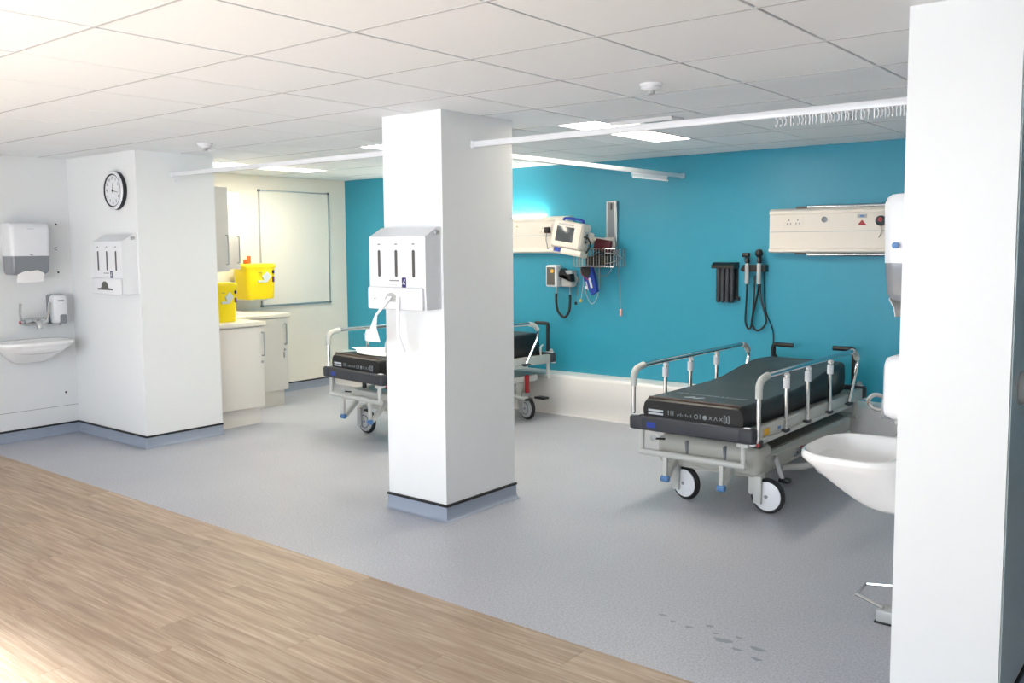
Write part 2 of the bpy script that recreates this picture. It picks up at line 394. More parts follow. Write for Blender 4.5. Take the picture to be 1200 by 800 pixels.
# ------------------------------------------------------------------ ceiling lights, detectors, diffuser
for k, (L, lab) in enumerate(zip(LIGHTS, ('lit slim ceiling panel light between the column and right trolley', 'lit slim ceiling panel light above the cream cupboards', 'lit slim ceiling panel light above the left trolley'))):
    t = thing('ceiling_light', lab, 'light', ((L[0] + L[1]) / 2, (L[2] + L[3]) / 2, CEIL), 0, 'slim ceiling panel lights')
    w_, l_ = L[1] - L[0], L[3] - L[2]
    f = MB()
    for s in (-1, 1):
        f.b2(s * (w_ / 2 - .012), s * (w_ / 2 - .002), -l_ / 2 + .002, l_ / 2 - .002, -.003, .03)
        f.b2(-w_ / 2 + .012, w_ / 2 - .012, s * (l_ / 2 - .012), s * (l_ / 2 - .002), -.003, .03)
    f.build('frame', WHITEP, t)
    MB().b2(-w_ / 2 + .012, w_ / 2 - .012, -l_ / 2 + .012, l_ / 2 - .012, 0, .012).build('diffuser', LAMP, t)
def detector(x, y, lab):
    t = thing('smoke_detector', lab, 'detector', (x, y, CEIL), 0, 'ceiling detectors')
    MB().lathe([(.052, 0), (.052, -.008), (.046, -.014)]).build('base', WHITEP, t)
    MB().lathe([(.044, -.013), (.046, -.022), (.036, -.030), (.024, -.033)]).build('body', WHITEP, t)
    MB().lathe([(.016, -.033), (.018, -.045), (.010, -.050)]).build('sensor_tip', LGREY, t)
detector(-2.142, 3.661, 'white ceiling detector above the right trolley bay')
detector(-5.746, 3.657, 'white ceiling detector near the clock block')
t = thing('ceiling_diffuser', 'slim white air diffuser on the ceiling beside the lit panel', 'air vent', (-2.79, 4.71, CEIL))
MB().prism([(-.075, 0), (.075, 0), (.05, -.014), (-.06, -.02)], -.21, .21, 'yz').build('body', WHITEP, t)
MB().b2(-.2, .2, .03, .036, -.0185, -.016).build('slot', SLOT, t)

# ------------------------------------------------------------------ curtain tracks
GL = MB(); GL.box((0, 0, -.004), (.006, .016, .008)); GL.tube([(0, 0, -.006), (0, .002, -.022), (0, 0, -.034), (0, -.008, -.040), (0, -.010, -.030)], .0022, 5, 3)
GLM = GL.mesh('glider', WHITEP)
def track(p0, p1, lab, gl, ends):
    p0, p1 = Vector(p0), Vector(p1); d = p1 - p0; L = d.length; rz = math.degrees(math.atan2(d.y, d.x))
    t = thing('curtain_track', lab, 'curtain track', p0, rz, 'white curtain tracks')
    MB().b2(0, L, -.014, .014, -.016, .016, .004).build('rail', WHITEP, t)
    MB().b2(0, L, -.004, .004, -.0175, -.0155).build('channel', LGREY, t)
    for e in ends:
        x = 0 if e == 0 else L
        s = 1 if e == 0 else -1
        MB().b2(x, x + s * .022, -.018, .018, -.020, .020, .004).build('end_cap', WHITEP, t)
    for x in gl: part('glider', GLM, t, (x, 0, -.016), (0, 0, R(random.uniform(-25, 25))))
    return t
TZ = 2.098
gl = []
x = .0
xg = 1.78
while xg < 2.5: gl.append(xg); xg += random.choice((.013, .015, .017, .022))
track((CLM[1], 3.835, TZ), (PART[0], 3.835, TZ), 'white curtain track from the column to the right partition', gl, (0,))
track((BLK[1], 3.835, TZ), (CLM[0], 3.835, TZ), 'white curtain track from the clock block to the column', [.05, .065, .08, .10, .17, .20], (0,))
gl = []; xg = 1.76
while xg < 2.30: gl.append(xg); xg += .0135
track((-3.64, CLM[3], TZ), (-3.64, YB, TZ), 'white curtain track running back to the teal wall', gl, (1,))

# ------------------------------------------------------------------ bed-head trunking
def trunking(x0, x1, lab):
    t = thing('bedhead_trunking', lab, 'service trunking', (x0, YB, 1.46), ON_BACK); L = x1 - x0
    pr = [(0, .338), (-.055, .338), (-.078, .330), (-.092, .315), (-.094, .300), (-.086, .292), (-.084, .040), (-.098, .030), (-.100, .014), (-.085, .004), (0, 0)]
    MB().prism(pr, 0.006, L - .006, 'yz').build('casing', CREAMP, t)
    for a in (0, L - .006): MB().prism(pr, a, a + .006, 'yz').build('end_cap', CREAMP, t)
    MB().b2(.006, L - .006, -.0865, -.084, .160, .165).build('cover_joint', LGREY, t)
    return t
tr = trunking(-2.845, PART[0], 'cream bed-head trunking above the right trolley, with sockets and call button')
def socket(t, x, z):
    s = MB().b2(x - .073, x + .073, -.090, -.084, z - .042, z + .042, .002).build('socket_plate', CREAMP, t)
    for dx in (-.034, .034):
        for (a, b) in ((0, .012), (-.013, -.014), (.013, -.014)): MB().b2(x + dx + a - .004, x + dx + a + .004, -.0915, -.089, z - .006 + b - .005, z - .006 + b + .005).build('socket_hole', GREYT, s)
        MB().b2(x + dx + .014, x + dx + .024, -.093, -.089, z + .022, z + .034).build('switch', CREAMP, s)
socket(tr, .19, .245)
MB().lathe([(.022, -.084), (.022, -.091), (.013, -.092), (.012, -.086)], (.425, 0, .250), 'y', 20).build('bayonet_outlet', GREYP, tr)
MB().b2(.52, .84, -.0865, -.084, .19, .292).build('call_panel', CREAMP, tr)
MB().b2(.665, .735, -.091, -.086, .255, .283, .003).build('call_display', LGREY, tr)
MB().b2(.685, .715, -.0925, -.09, .262, .276).build('display_window', BLUEC, tr)
MB().prism([(.668, .204), (.732, .204), (.700, .242)], -.089, -.086, 'xz').build('call_triangle', RED, tr)
MB().lathe([(.036, -.084), (.036, -.110), (.026, -.116)], (.835, 0, .232), 'y', 24).build('gas_outlet', BUMPER, tr)
MB().lathe([(.016, -.114), (.016, -.122)], (.835, 0, .240), 'y', 16).build('outlet_centre', RED, tr)
MB().tube([(.83, -.10, .20), (.84, -.11, .16), (.83, -.10, .13), (.82, -.095, .12)], .006, 7, 4).build('hose_stub', CREAMP, tr)
MB().tube([(.29, -.06, .345), (1.98, -.06, .345)], .014, 12).build('reading_light_tube', CHROME, tr)
MB().b2(.20, .29, -.075, -.04, .336, .352, .003).build('tube_holder', SLOT, tr)
MB().tube([(.29, -.06, -.010), (1.98, -.06, -.010)], .013, 12).build('lower_rail_tube', CHROME, tr)
MB().b2(.20, .29, -.078, -.045, -.010, .004, .003).build('lower_holder', SLOT, tr)
tl = trunking(-6.80, -4.75, 'cream bed-head trunking above the left trolley, with lit uplighter')
MB().b2(.15, 1.72, -.060, -.020, .340, .352).build('uplight', UPLAMP, tl)
MB().lathe([(.007, -.084), (.007, -.087)], (1.46, 0, .25), 'y', 12).build('indicator', BRASS, tl)
socket(tl, 1.80, .225)

# ------------------------------------------------------------------ monitor, rail, basket and bits on the teal wall
t = thing('equipment_rail', 'vertical aluminium equipment rail on the teal wall', 'rail', (-4.325, YB, 1.44), ON_BACK)
MB().b2(-.055, .055, -.028, 0, 0, .475, .003).build('channel', ALU, t)
MB().b2(-.030, .030, -.0295, -.027, .01, .465).build('groove', GREYP, t)
MB().b2(-.048, -.036, -.034, -.027, 0, .475).build('lip', ALU, t); MB().b2(.036, .048, -.034, -.027, 0, .475).build('lip', ALU, t)
MB().b2(-.008, .008, -.031, -.029, .40, .455).build('slot', BLACK, t)
ar = MB().b2(-.05, .05, -.075, -.034, .07, .16, .01).build('support_arm', CREAMP, t)
MB().tube([(0, -.07, .13), (-.06, -.12, .14), (-.11, -.20, .15)], .018, 10, 4).build('arm_tube', CREAMP, ar)
MB().b2(-.155, -.075, -.25, -.17, .10, .20, .02).build('pivot_head', CREAMP, ar)
t = thing('patient_monitor', 'cream patient monitor with grey screen on a wall arm', 'monitor', (-4.545, YB - .385, 1.50), ON_BACK)
t.rotation_euler = (R(-6), R(9), R(8))
MB().b2(-.145, .145, -.06, .10, 0, .235, .018, 3).build('case', CREAMP, t)
MB().b2(-.135, .135, -.072, -.055, .01, .225, .012, 3).build('bezel', CREAMP, t)
MB().b2(-.10, .07, -.0745, -.071, .055, .185, .004).build('screen', SCREEN, t)
MB().b2(-.09, .06, -.0755, -.074, .196, .21).build('name_strip', LGREY, t)
MB().tube([(-.09, .02, .235), (-.08, .02, .262), (.08, .02, .262), (.09, .02, .235)], .012, 9, 4).build('carry_handle', BLUEL, t)
MB().b2(.144, .150, -.01, .06, .07, .17, .002).build('connector_panel', LGREY, t)
for z in (.085, .115, .145): MB().lathe([(.010, .148), (.010, .156), (.006, .157)], (0, .02, z), 'x', 12).build('connector', BLACKP, t)
MB().b2(-.12, .16, -.05, .09, -.05, .002, .012).build('battery_base', CREAMP, t)
MB().b2(-.10, -.04, -.062, -.05, -.035, 0).build('label', BLUEL, t)
t = thing('mains_plug', 'black plug with lead in the left trunking socket', 'plug', (-4.965, YB - .093, 1.672), ON_BACK)
MB().b2(-.026, .026, -.038, 0, -.028, .028, .008).build('plug_body', BLACKP, t)
MB().tube([(0, -.03, -.025), (.01, -.05, -.09), (.06, -.10, -.14), (.15, -.22, -.17), (.25, -.33, -.16)], .005, 7, 6).build('lead', GREYP, t)
# basket
t = thing('wire_basket', 'grey wire basket full of cables below the monitor', 'basket', (-4.375, YB - .034, 1.345), ON_BACK)
bw, bd, bh = .215, .20, .155
for z, k in ((0, .94), (bh, 1.0)):
    MB().tube([(-bw * k, -.01, z), (bw * k, -.01, z), (bw * k, -bd, z), (-bw * k, -bd, z)], .004, 6, 0, True).build('rim_wire', CHROME, t)
wm = MB().tube([(0, 0, 0), (0, 0, bh)], .0026, 6).mesh('wire', CHROME)
for k in range(15): part('wire', wm, t, (-bw * .95 + k * bw * 1.9 / 14, -bd, 0))
for k in range(6):
    for s in (-1, 1): part('wire', wm, t, (s * bw * .96, -.02 - k * .034, 0))
wm2 = MB().tube([(0, -.01, 0), (0, -bd, 0)], .0026, 6).mesh('wire', CHROME)
for k in range(15): part('wire', wm2, t, (-bw * .9 + k * bw * 1.8 / 14, 0, .001))
MB().tube([(bw * .55, -bd - .005, .12), (bw * .95, -bd - .02, .115), (bw * 1.15, -bd * .7, .08), (bw * .95, -bd - .02, .04), (bw * .6, -bd - .005, .03)], .004, 6, 5).build('side_hoop', CHROME, t)
c = thing('cable_coil', 'tangled black monitor leads coiled in the wire basket', 'cables', (-4.40, YB - .134, 1.352), ON_BACK)
for k in range(6):
    r_ = .045 + .010 * k; dz = .02 + .018 * k
    MB().tube([(-.03 + .018 * k + r_ * math.cos(a), .55 * r_ * math.sin(a), dz + .02 * math.sin(2 * a + k)) for a in [2 * math.pi * i / 12 for i in range(12)]], .008, 7, 3, True).build('lead_loop', BLACK, c)
MB().b2(-.10, .15, -.045, .045, .004, .085, .02).build('cuff_bundle', BLACK, c)
tag(MB().box((-4.335, YB - .150, 1.525), (.17, .03, .11), .006, (R(9), 'Y')).build('folder', MAROON), 'maroon folder standing in the wire basket', 'folder')
t = thing('monitor_lead', 'black lead looping from the monitor side to the basket', 'cable', (-4.385, YB - .36, 1.60))
MB().tube([(0, 0, 0), (.05, -.02, -.01), (.06, 0, -.07), (-.02, .05, -.14), (-.06, .09, -.17), (-.08, .16, -.13)], .007, 8, 6).build('lead', BLACK, t)
MB().box((0, 0, 0), (.03, .02, .02), .005).build('lead_plug', BLACKP, t)
# blood pressure cuff
t = thing('pressure_cuff', 'blue fabric blood pressure cuff hanging under the basket', 'pressure cuff', (-4.50, YB - .15, 1.338), ON_BACK)
t.rotation_euler = (0, R(-16), 0)
MB().prism([(-.055, .0), (.055, .0), (.06, -.10), (.05, -.235), (-.01, -.25), (-.05, -.11)], -.02, .02, 'xz').build('cuff', BLUEF, t)
MB().prism([(-.05, .01), (.035, .01), (.04, -.05), (0, -.10), (-.05, -.05)], -.028, -.019, 'xz').build('dark_patch', BLACK, t)
MB().b2(.0, .022, -.022, -.0195, -.19, -.10).build('size_label', PRINT, t)
MB().b2(-.035, -.027, -.022, -.0195, -.20, -.12).build('size_line', PRINT, t)
MB().tube([(-.05, -.02, 0), (-.055, -.024, -.05), (0, -.028, -.115)], .004, 6, 4).build('red_edge', RED, t)
for nm, lab, x, y, pts, mm, tip in (
    ('sensor_lead', 'thin dark sensor lead hanging with a black tip', -4.60, YB - .10, [(0, 0, 0), (-.02, 0, -.12), (-.07, .02, -.33)], GREYC, (BLACKP, (-.07, .02, -.335))),
    ('sensor_lead', 'pale sensor lead hanging with a yellow tip', -4.585, YB - .10, [(0, 0, 0), (.01, 0, -.14), (-.03, .02, -.30)], LGREY, (YLAB, (-.032, .02, -.31))),
    ('sensor_lead', 'pale looped tube hanging behind the blue cuff', -4.555, YB - .08, [(0, 0, -.10), (-.01, 0, -.22), (.05, .01, -.335), (.12, .01, -.24), (.13, .01, 0)], LGREY, (WHITEP, (0, 0, -.19))),
    ('sensor_lead', 'grey tube looping under the right of the basket', -4.38, YB - .15, [(-.04, 0, 0), (-.02, 0, -.06), (.05, .02, -.085), (.11, .02, -.04), (.12, .02, 0)], GREYP, None),
    ('sensor_lead', 'long thin lead hanging from the basket with a pink sensor', -4.20, YB - .12, [(0, 0, 0), (.005, .02, -.15), (0, .05, -.37)], GREYC, (PINK, (0, .05, -.40)))):
    o = thing(nm, lab, 'cable', (x, y, 1.345))
    MB().tube(pts, .0032, 6, 6).build('lead', mm, o)
    if tip: MB().box(tip[1], (.022, .018, .06 if tip[0] is PINK else .026), .005).build('tip', tip[0], o)
# sphygmomanometer
t = thing('pressure_gauge', 'white framed wall blood pressure gauge with black coiled tube', 'pressure gauge', (-4.81, YB, 1.155), ON_BACK)
MB().b2(-.02, .10, -.09, 0, 0, .15, .012).build('wall_bracket', LGREY, t)
MB().prism([(-.03, .10), (.10, .12), (.11, .05), (.0, .17)], -.12, -.05, 'xz').build('cuff_holder', BLACK, t)
fr = MB().b2(-.145, -.02, -.16, -.06, .0, .20, .018, 3).build('gauge_case', WHITEP, t)
MB().b2(-.128, -.038, -.1625, -.158, .018, .182, .006).build('dial', SLOT, fr)
MB().prism(circ(.018, 16, -.066, .145), -.165, -.162, 'xz').build('dial_mark', YLAB, fr)
MB().tube([(-.06, -.10, .0), (-.065, -.10, -.05), (-.07, -.09, -.12), (-.06, -.08, -.22), (0, -.07, -.275), (.055, -.07, -.22), (.065, -.07, -.12), (.06, -.06, -.05), (.05, -.05, .0)], .0045, 7, 5).build('tube', LGREY, t)
cp = [Vector(p) for p in [(-.068, -.095, -.06), (-.072, -.09, -.14), (-.06, -.08, -.225), (0, -.07, -.278), (.055, -.07, -.225), (.068, -.07, -.14), (.064, -.065, -.07)]]
MB().tube(cp, .012, 8, 5).build('coiled_sleeve', BLACK, t)
MB().tube([(.06, -.05, .0), (.11, -.05, .02), (.13, -.04, .07), (.10, -.03, .11)], .004, 6, 5).build('bulb_tube', LGREY, t)

# speculum dispenser
t = thing('speculum_dispenser', 'black wall dispenser with four tubes for ear tips', 'dispenser', (-3.225, YB, 1.065), ON_BACK)
MB().prism([(0, .275), (-.105, .275), (-.10, .300), (-.07, .322), (0, .322)], -.100, .095, 'yz').build('top_box', BLACKP, t)
for k in range(4):
    x = -.064 + k * .040
    MB().lathe([(.0185, .28), (.0185, .02), (.012, .0)], (x, -.045, 0), 'z', 14).build('tip_tube', BUMPER, t)
MB().b2(-.085, .09, -.02, 0, .02, .28).build('back_plate', BLACKP, t)
MB().box((.097, -.03, .035), (.03, .03, .03), .006).build('side_catch', BLACKP, t)
# otoscope set
t = thing('otoscope_set', 'black wall diagnostic set with two corded handles', 'otoscope', (-2.985, YB, 1.335), ON_BACK)
MB().prism([(-.11, -.005), (-.085, .035), (.10, .035), (.10, -.02), (-.09, -.02)], -.06, 0, 'xz').build('cradle', BLACKP, t)
for s, x in enumerate((-.045, .055)):
    h = MB().lathe([(.014, -.115), (.017, -.10), (.017, .04), (.012, .05)], (x, -.075, 0), 'z', 14).build('handle_grip', LGREY, t)
    MB().lathe([(.012, .045), (.022, .06), (.018, .09), (.012, .10)], (x, -.075, 0), 'z', 14).build('neck', BLACKP, t)
    if s == 0: MB().box((x - .005, -.085, .112), (.055, .05, .035), .008).build('head', BLACKP, t)
    else: MB().lathe([(.008, .09), (.026, .105), (.032, .125), (.024, .15), (.008, .158)], (x, -.08, 0), 'z', 16).build('head', BLACKP, t)
MB().tube([(-.045, -.075, -.11), (-.05, -.06, -.16), (-.065, -.04, -.30), (-.07, -.035, -.42), (-.045, -.03, -.475), (-.02, -.03, -.43), (0, -.04, -.25), (.01, -.05, -.05)], .008, 8, 6).build('cord', BLACKP, t)
MB().tube([(.055, -.075, -.11), (.045, -.06, -.17), (.0, -.045, -.34), (-.015, -.035, -.44), (.03, -.03, -.485), (.09, -.03, -.44), (.10, -.035, -.38), (.06, -.045, -.22), (.055, -.05, -.05)], .008, 8, 6).build('cord', BLACKP, t)
MB().tube([(.075, -.02, -.02), (.085, -.015, -.3), (.15, -.015, -.48), (.16, -.02, -.62), (.175, -.02, -.68)], .0045, 6, 6).build('power_lead', BLACKP, t)
MB().box((.185, -.025, -.70), (.035, .03, .075), .008, (R(-25), 'Y')).build('inline_switch', BLACKP, t)
MB().tube([(.195, -.02, -.735), (.23, -.015, -.765), (.33, -.015, -.77), (.35, -.015, -.82), (.35, -.012, -.95)], .0045, 6, 5).build('power_lead', BLACKP, t)

# ------------------------------------------------------------------ patient trolleys
def trolley(lab, loc, rz, zo, spoke):
    t = thing('patient_trolley', lab, 'trolley', loc, rz, 'wheeled patient trolleys')
    hz = .476 + zo                                    # bumper centre height
    # bumpers
    for s in (-1, 1):
        b = MB().b2(-.355, .355, s * .915, s * .965, hz - .042, hz + .042, .012, 3).build('bumper', BUMPER, t)
        for sx in (-1, 1):
            MB().b2(sx * .300, sx * .398, s * .900, s * .968, hz - .044, hz + .044, .02, 3).build('bumper_corner', BUMPER, b)
            MB().b2(sx * .335, sx * .375, s * .925, s * .955, hz + .043, hz + .048, .002).build('screw_cap', WHITEP, b)
            MB().b2(sx * .37, sx * .40, s * .925, s * .955, hz - .05, hz - .042, .002).build('screw_cap', WHITEP, b)
        if s < 0: MB().b2(-.275, -.215, -.9665, -.964, hz - .02, hz + .012).build('maker_label', BLUEL, b)
    # deck frame
    for sx in (-1, 1): MB().b2(sx * .345, sx * .385, -.90, .90, hz - .045, hz + .030, .004).build('side_beam', STEELP, t)
    MB().b2(-.345, .345, -.90, .90, hz - .015, hz + .012).build('deck_panel', STEELP, t)
    MB().b2(.384, .388, -.80, -.72, hz - .022, hz + .018).build('warning_label', YLAB, t)
    MB().b2(.384, .389, -.60, -.565, hz - .012, hz + .004).build('blue_mark', BLUEC, t)
    k = MB().b2(.375, .415, -.915, -.865, hz - .07, hz - .025, .006).build('release_block', BLACKP, t)
    MB().lathe([(.010, -.925), (.011, -.92), (.010, -.905)], (.405, 0, hz - .048), 'y', 14).build('release_button', RED, k)
    # mattress: loft of cross sections along the length
    W = .325; bot = hz + .022
    tops = [(-.925, .612), (-.90, .628), (-.5, .624), (-.1, .626), (.12, .64), (.35, .672), (.60, .698), (.80, .700), (.875, .69), (.905, .668)]
    def section(yy, zt, wsc=1.0):
        zt += zo; w_ = W * wsc; r_ = .035
        pts = [(-w_ + .02, bot), (w_ - .02, bot), (w_, bot + .02), (w_ + .004, (bot + zt) / 2), (w_, zt - r_)]
        for a in (30, 60): pts.append((w_ - r_ + r_ * math.cos(R(a)), zt - r_ + r_ * math.sin(R(a))))
        for q in range(9): pts.append(((w_ - r_) * (1 - 2 * q / 8), zt))
        for a in (120, 150): pts.append((-w_ + r_ + r_ * math.cos(R(a)), zt - r_ + r_ * math.sin(R(a))))
        pts += [(-w_, zt - r_), (-w_ - .004, (bot + zt) / 2), (-w_, bot + .02)]
        return [(x_, yy, z_) for x_, z_ in pts]
    rings = []; fine = []
    for (ya, za), (yb, zb) in zip(tops[:-1], tops[1:]):
        n = max(1, int((yb - ya) / .05))
        for q in range(n): fine.append((ya + (yb - ya) * q / n, za + (zb - za) * q / n))
    fine.append(tops[-1])
    for i, (yy, zt) in enumerate(fine):
        ws = 1.0
        if yy < -.89: ws = .975
        if yy > .55: ws = 1 - .55 * ((yy - .55) / .36) ** 2.6 * .5
        rings.append(section(yy, zt, ws))
    mt = MB().loft(rings).build('mattress', VINYL, t, 50)
    # top cover panel following the mattress top
    mb = MB(); rr = []
    for (yy, zt) in fine[1:-1]:
        ws = 1.0 if yy <= .55 else 1 - .55 * ((yy - .55) / .36) ** 2.6 * .5
        w_ = W * ws - .030; z = zt + zo
        rr.append([(-w_, yy, z + .0004), (-w_ * .5, yy, z + .002), (w_ * .5, yy, z + .002), (w_, yy, z + .0004)])
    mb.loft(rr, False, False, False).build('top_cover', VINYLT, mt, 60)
    # piping along the foot edge
    MB().tube([(-W + .03, -.902, .628 + zo), (W - .03, -.902, .628 + zo)], .006, 8).build('foot_seam', mat('seam_brown', (84, 66, 58), .6), mt)
    # printed marks on top: short unreadable strokes, and a swoosh logo
    pm = MB(); random.seed(3); zt = .6275 + zo + .003
    for q in range(30):
        x_ = -.22 + q * .0152; a = random.choice((-.5, .5, .2, 1.2))
        hh = .034
        pm.prism([(x_ - .0025, -.70), (x_ + .0025, -.70), (x_ + .0025 + a * .016, -.70 + hh), (x_ - .0025 + a * .016, -.70 + hh)], zt, zt + .0006, 'xy')
    pm.build('top_lettering', PRINTD, mt)
    lg = MB()
    for dx in (0, .058):
        lg.prism([(-.115 + dx, -.805), (-.10 + dx, -.80), (-.085 + dx, -.785), (-.06 + dx, -.765), (-.05 + dx, -.772), (-.062 + dx, -.795), (-.08 + dx, -.81), (-.10 + dx, -.815)], .6310 + zo, .6318 + zo, 'xy')
    lg.build('swoosh_logo', PRINT, mt)
    # foot-end printed row
    fy = -.9262; z0 = .530 + zo; fm = MB()
    fm.b2(-.285, -.185, fy - .0015, fy, z0 + .018, z0 + .030); fm.b2(-.285, -.185, fy - .0015, fy, z0, z0 + .011)
    fm.build('care_label', PRINT, mt)
    s2 = MB()
    def seg2(x0_, z0_, x1_, z1_, w_=.0016): 
        d = Vector((x1_ - x0_, z1_ - z0_)).normalized() * w_; nn = Vector((-d.y, d.x))
        s2.prism([(x0_ + nn.x, z0_ + nn.y), (x0_ - nn.x, z0_ - nn.y), (x1_ - nn.x, z1_ - nn.y), (x1_ + nn.x, z1_ + nn.y)], fy - .0015, fy, 'xz')
    def ring2(cx, cz, r_):
        for q in range(10): seg2(cx + r_ * math.cos(q * .628), cz + r_ * math.sin(q * .628), cx + r_ * math.cos((q + 1) * .628), cz + r_ * math.sin((q + 1) * .628))
    for q in range(3): seg2(-.150 + q * .016, z0 + .006, -.150 + q * .016, z0 + .034)
    for q in range(9): seg2(-.09 + q * .011, z0 + .006 + .004 * (q % 2), -.09 + q * .011, z0 + .016 + .004 * (q % 3))
    ring2(.03, z0 + .016, .012); seg2(.055, z0 + .004, .055, z0 + .032); ring2(.085, z0 + .016, .012)
    s2.prism(circ(.009, 12, .085, z0 + .016), fy - .0015, fy, 'xz')
    for cx in (.120, .185): seg2(cx - .009, z0 + .008, cx + .009, z0 + .026); seg2(cx - .009, z0 + .026, cx + .009, z0 + .008)
    seg2(.143, z0 + .006, .153, z0 + .026); seg2(.153, z0 + .026, .163, z0 + .006)
    for (a, b, c_, d_) in ((.205, 0, .205, .04), (.235, 0, .235, .04), (.205, 0, .212, 0), (.228, 0, .235, 0), (.205, .04, .212, .04), (.228, .04, .235, .04), (.220, .004, .220, .036), (.214, .004, .226, .004)): seg2(a, z0 + b, c_, z0 + d_, .003)
    s2.build('care_symbols', PRINTD, mt)
    # side rails
    zr = .800 + zo; zb = .455 + zo
    for sx in (-1, 1):
        X = sx * .400
        rail = MB().tube([(X, -.80, zr), (X, .61, zr)], .0155, 12).build('side_rail', CHROME, t)
        MB().tube([(X, -.905, zr - .06), (X, -.895, zr - .035), (X, -.86, zr - .012), (X, -.79, zr)], .021, 12, 3).build('rail_elbow', STEELP, rail)
        MB().tube([(X, -.905, zr - .115), (X, -.905, zr - .05)], .020, 12).build('rail_sleeve', STEELP, rail)
        MB().tube([(X, .61, zr), (X, .68, zr - .018), (X, .72, zr - .06)], .020, 12, 3).build('rail_elbow', STEELP, rail)
        MB().tube([(X, .72, zr - .06), (X, .725, zr - .10), (X, .70, zr - .16), (X, .575, zb)], .013, 10, 3).build('rail_post', CHROME, rail)
        MB().tube([(X, -.905, zb - .03), (X, -.905, zr - .06)], .0125, 10).build('rail_post', CHROME, rail)
        for yy in (-.52, -.185, .20):
            MB().tube([(X, yy, zb), (X, yy, zr - .03)], .0125, 10).build('rail_post', CHROME, rail)
            MB().tube([(X, yy, zr - .105), (X, yy, zr - .045)], .0195, 12).build('rail_sleeve', WHITEP, rail)
            MB().ball((X, yy + .008, zr - .030), .018).build('rail_joint', WHITEP, rail)
            MB().b2(X - .018, X + .018, yy - .03, yy + .03, zb - .018, zb, .004).build('post_foot', BUMPER, rail)
        MB().b2(X - .018, X + .018, .535, .615, zb - .018, zb, .004).build('post_foot', BUMPER, rail)
        MB().b2(min(X, sx * .38), max(X, sx * .38), -.915, .60, zb - .035, zb - .012, .003).build('rail_carrier', STEELP, rail)
    # foot and head tube frames
    for s in (-1, 1):
        y_ = s * .93; zb2 = .300 + zo
        MB().tube([(-.325, y_, hz - .03), (-.325, y_, zb2 + .01)], .016, 10).build('frame_upright', STEELP, t)
        MB().tube([(.325, y_, hz - .03), (.325, y_, zb2 + .01)], .016, 10).build('frame_upright', STEELP, t)
        MB().tube([(-.340, y_, zb2), (.340, y_, zb2)], .019, 12).build('frame_bar', STEELP, t)
        if s < 0:
            MB().b2(.29, .36, y_ - .02, y_ + .02, hz - .068, hz - .045, .006).build('bracket_top', STEELP, t)
            for X in (-.165, .195):
                MB().b2(X - .013, X + .013, y_ - .012, y_ + .012, .165 + zo * .6, zb2, .003).build('frame_leg', STEELP, t)
                MB().prism([(y_ - .012, .150 + zo * .6), (y_ + .03, .150 + zo * .6), (y_ + .22, .33 + zo * .5), (y_ + .17, .33 + zo * .5)], X - .016, X + .016, 'yz').build('frame_strut', STEELP, t)
                MB().lathe([(.017, X - .024), (.021, X - .018), (.021, X + .018), (.017, X + .024)], (0, y_ - .002, .155 + zo * .6), 'x', 14).build('strut_cap', BLUEC, t)
    # base hood
    def ring(z, sx, sy, rr_): return [(x_, y_, z) for x_, y_ in rrect(2 * sx, 2 * sy, rr_, 5, .03, 0)]
    if not spoke:
        hd = MB().loft([ring(.195, .27, .76, .10), ring(.205, .305, .79, .11), ring(.26, .335, .80, .12), ring(.315, .345, .79, .11), ring(.335, .325, .775, .10)]).build('base_hood', HOOD, t)
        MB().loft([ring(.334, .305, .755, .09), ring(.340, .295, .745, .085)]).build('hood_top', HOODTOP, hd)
        MB().b2(-.30, .365, -.805, -.60, .20, .388, .05, 4).build('hood_front', HOOD, hd)
        for X in (-.09, .155): MB().box((X, -.795, .30), (.016, .03, .14), .004, (R(14), 'X')).build('hood_groove', GREYP, hd)
        MB().b2(.352, .370, -.28, -.10, .235, .305, .004).build('control_panel', GREYP, hd)
        for yy in (-.25, -.20, -.15): MB().b2(.369, .375, yy - .012, yy + .012, .25, .27).build('panel_symbol', BLACKP, hd)
        MB().b2(.369, .375, -.205, -.185, .28, .293).build('panel_symbol', RED, hd)
    else:
        hd = MB().loft([ring(.33, .29, .78, .02), ring(.34, .30, .80, .02), ring(.385, .30, .80, .02), ring(.39, .29, .79, .02)]).build('base_tray', STEELP, t)
        MB().lathe([(.20, .39), (.19, .402), (.06, .412)], (-.02, -.55, 0), 'z', 24).build('oxygen_pad', TEALC, hd)
        MB().b2(-.2, .26, -.7, .7, .22, .33, .02).build('chassis', HOOD, hd)
        MB().lathe([(.018, .39), (.018, .50), (.008, .52)], (-.17, -.72, 0), 'z', 12).build('hydraulic_valve', BLACKP, hd)
    for yy in (-.42, .42): MB().lathe([(.065, .33), (.06, hz - .02)], (.02, yy, 0), 'z', 18).build('lift_column', STEELP, t)
    # castors
    def castor(px, py, trail, turn):
        cx, cy = px + trail, py
        M = Matrix.Translation((cx, cy, .1015)) @ Matrix.Rotation(R(turn), 4, 'Z')
        def put(mb): bmesh.ops.transform(mb.bm, matrix=M, verts=mb.bm.verts); return mb
        fk = MB(); fk.b2(px - .035, px + .045, py - .035, py + .035, .10, .235, .012)
        f_ = fk.build('castor', STEELP, t)
        ty = MB().lathe([(.078, -.016), (.094, -.018), (.1005, -.010), (.1005, .010), (.094, .018), (.078, .016)], (0, 0, 0), 'y', 32); put(ty).build('tyre', BLACK, f_)
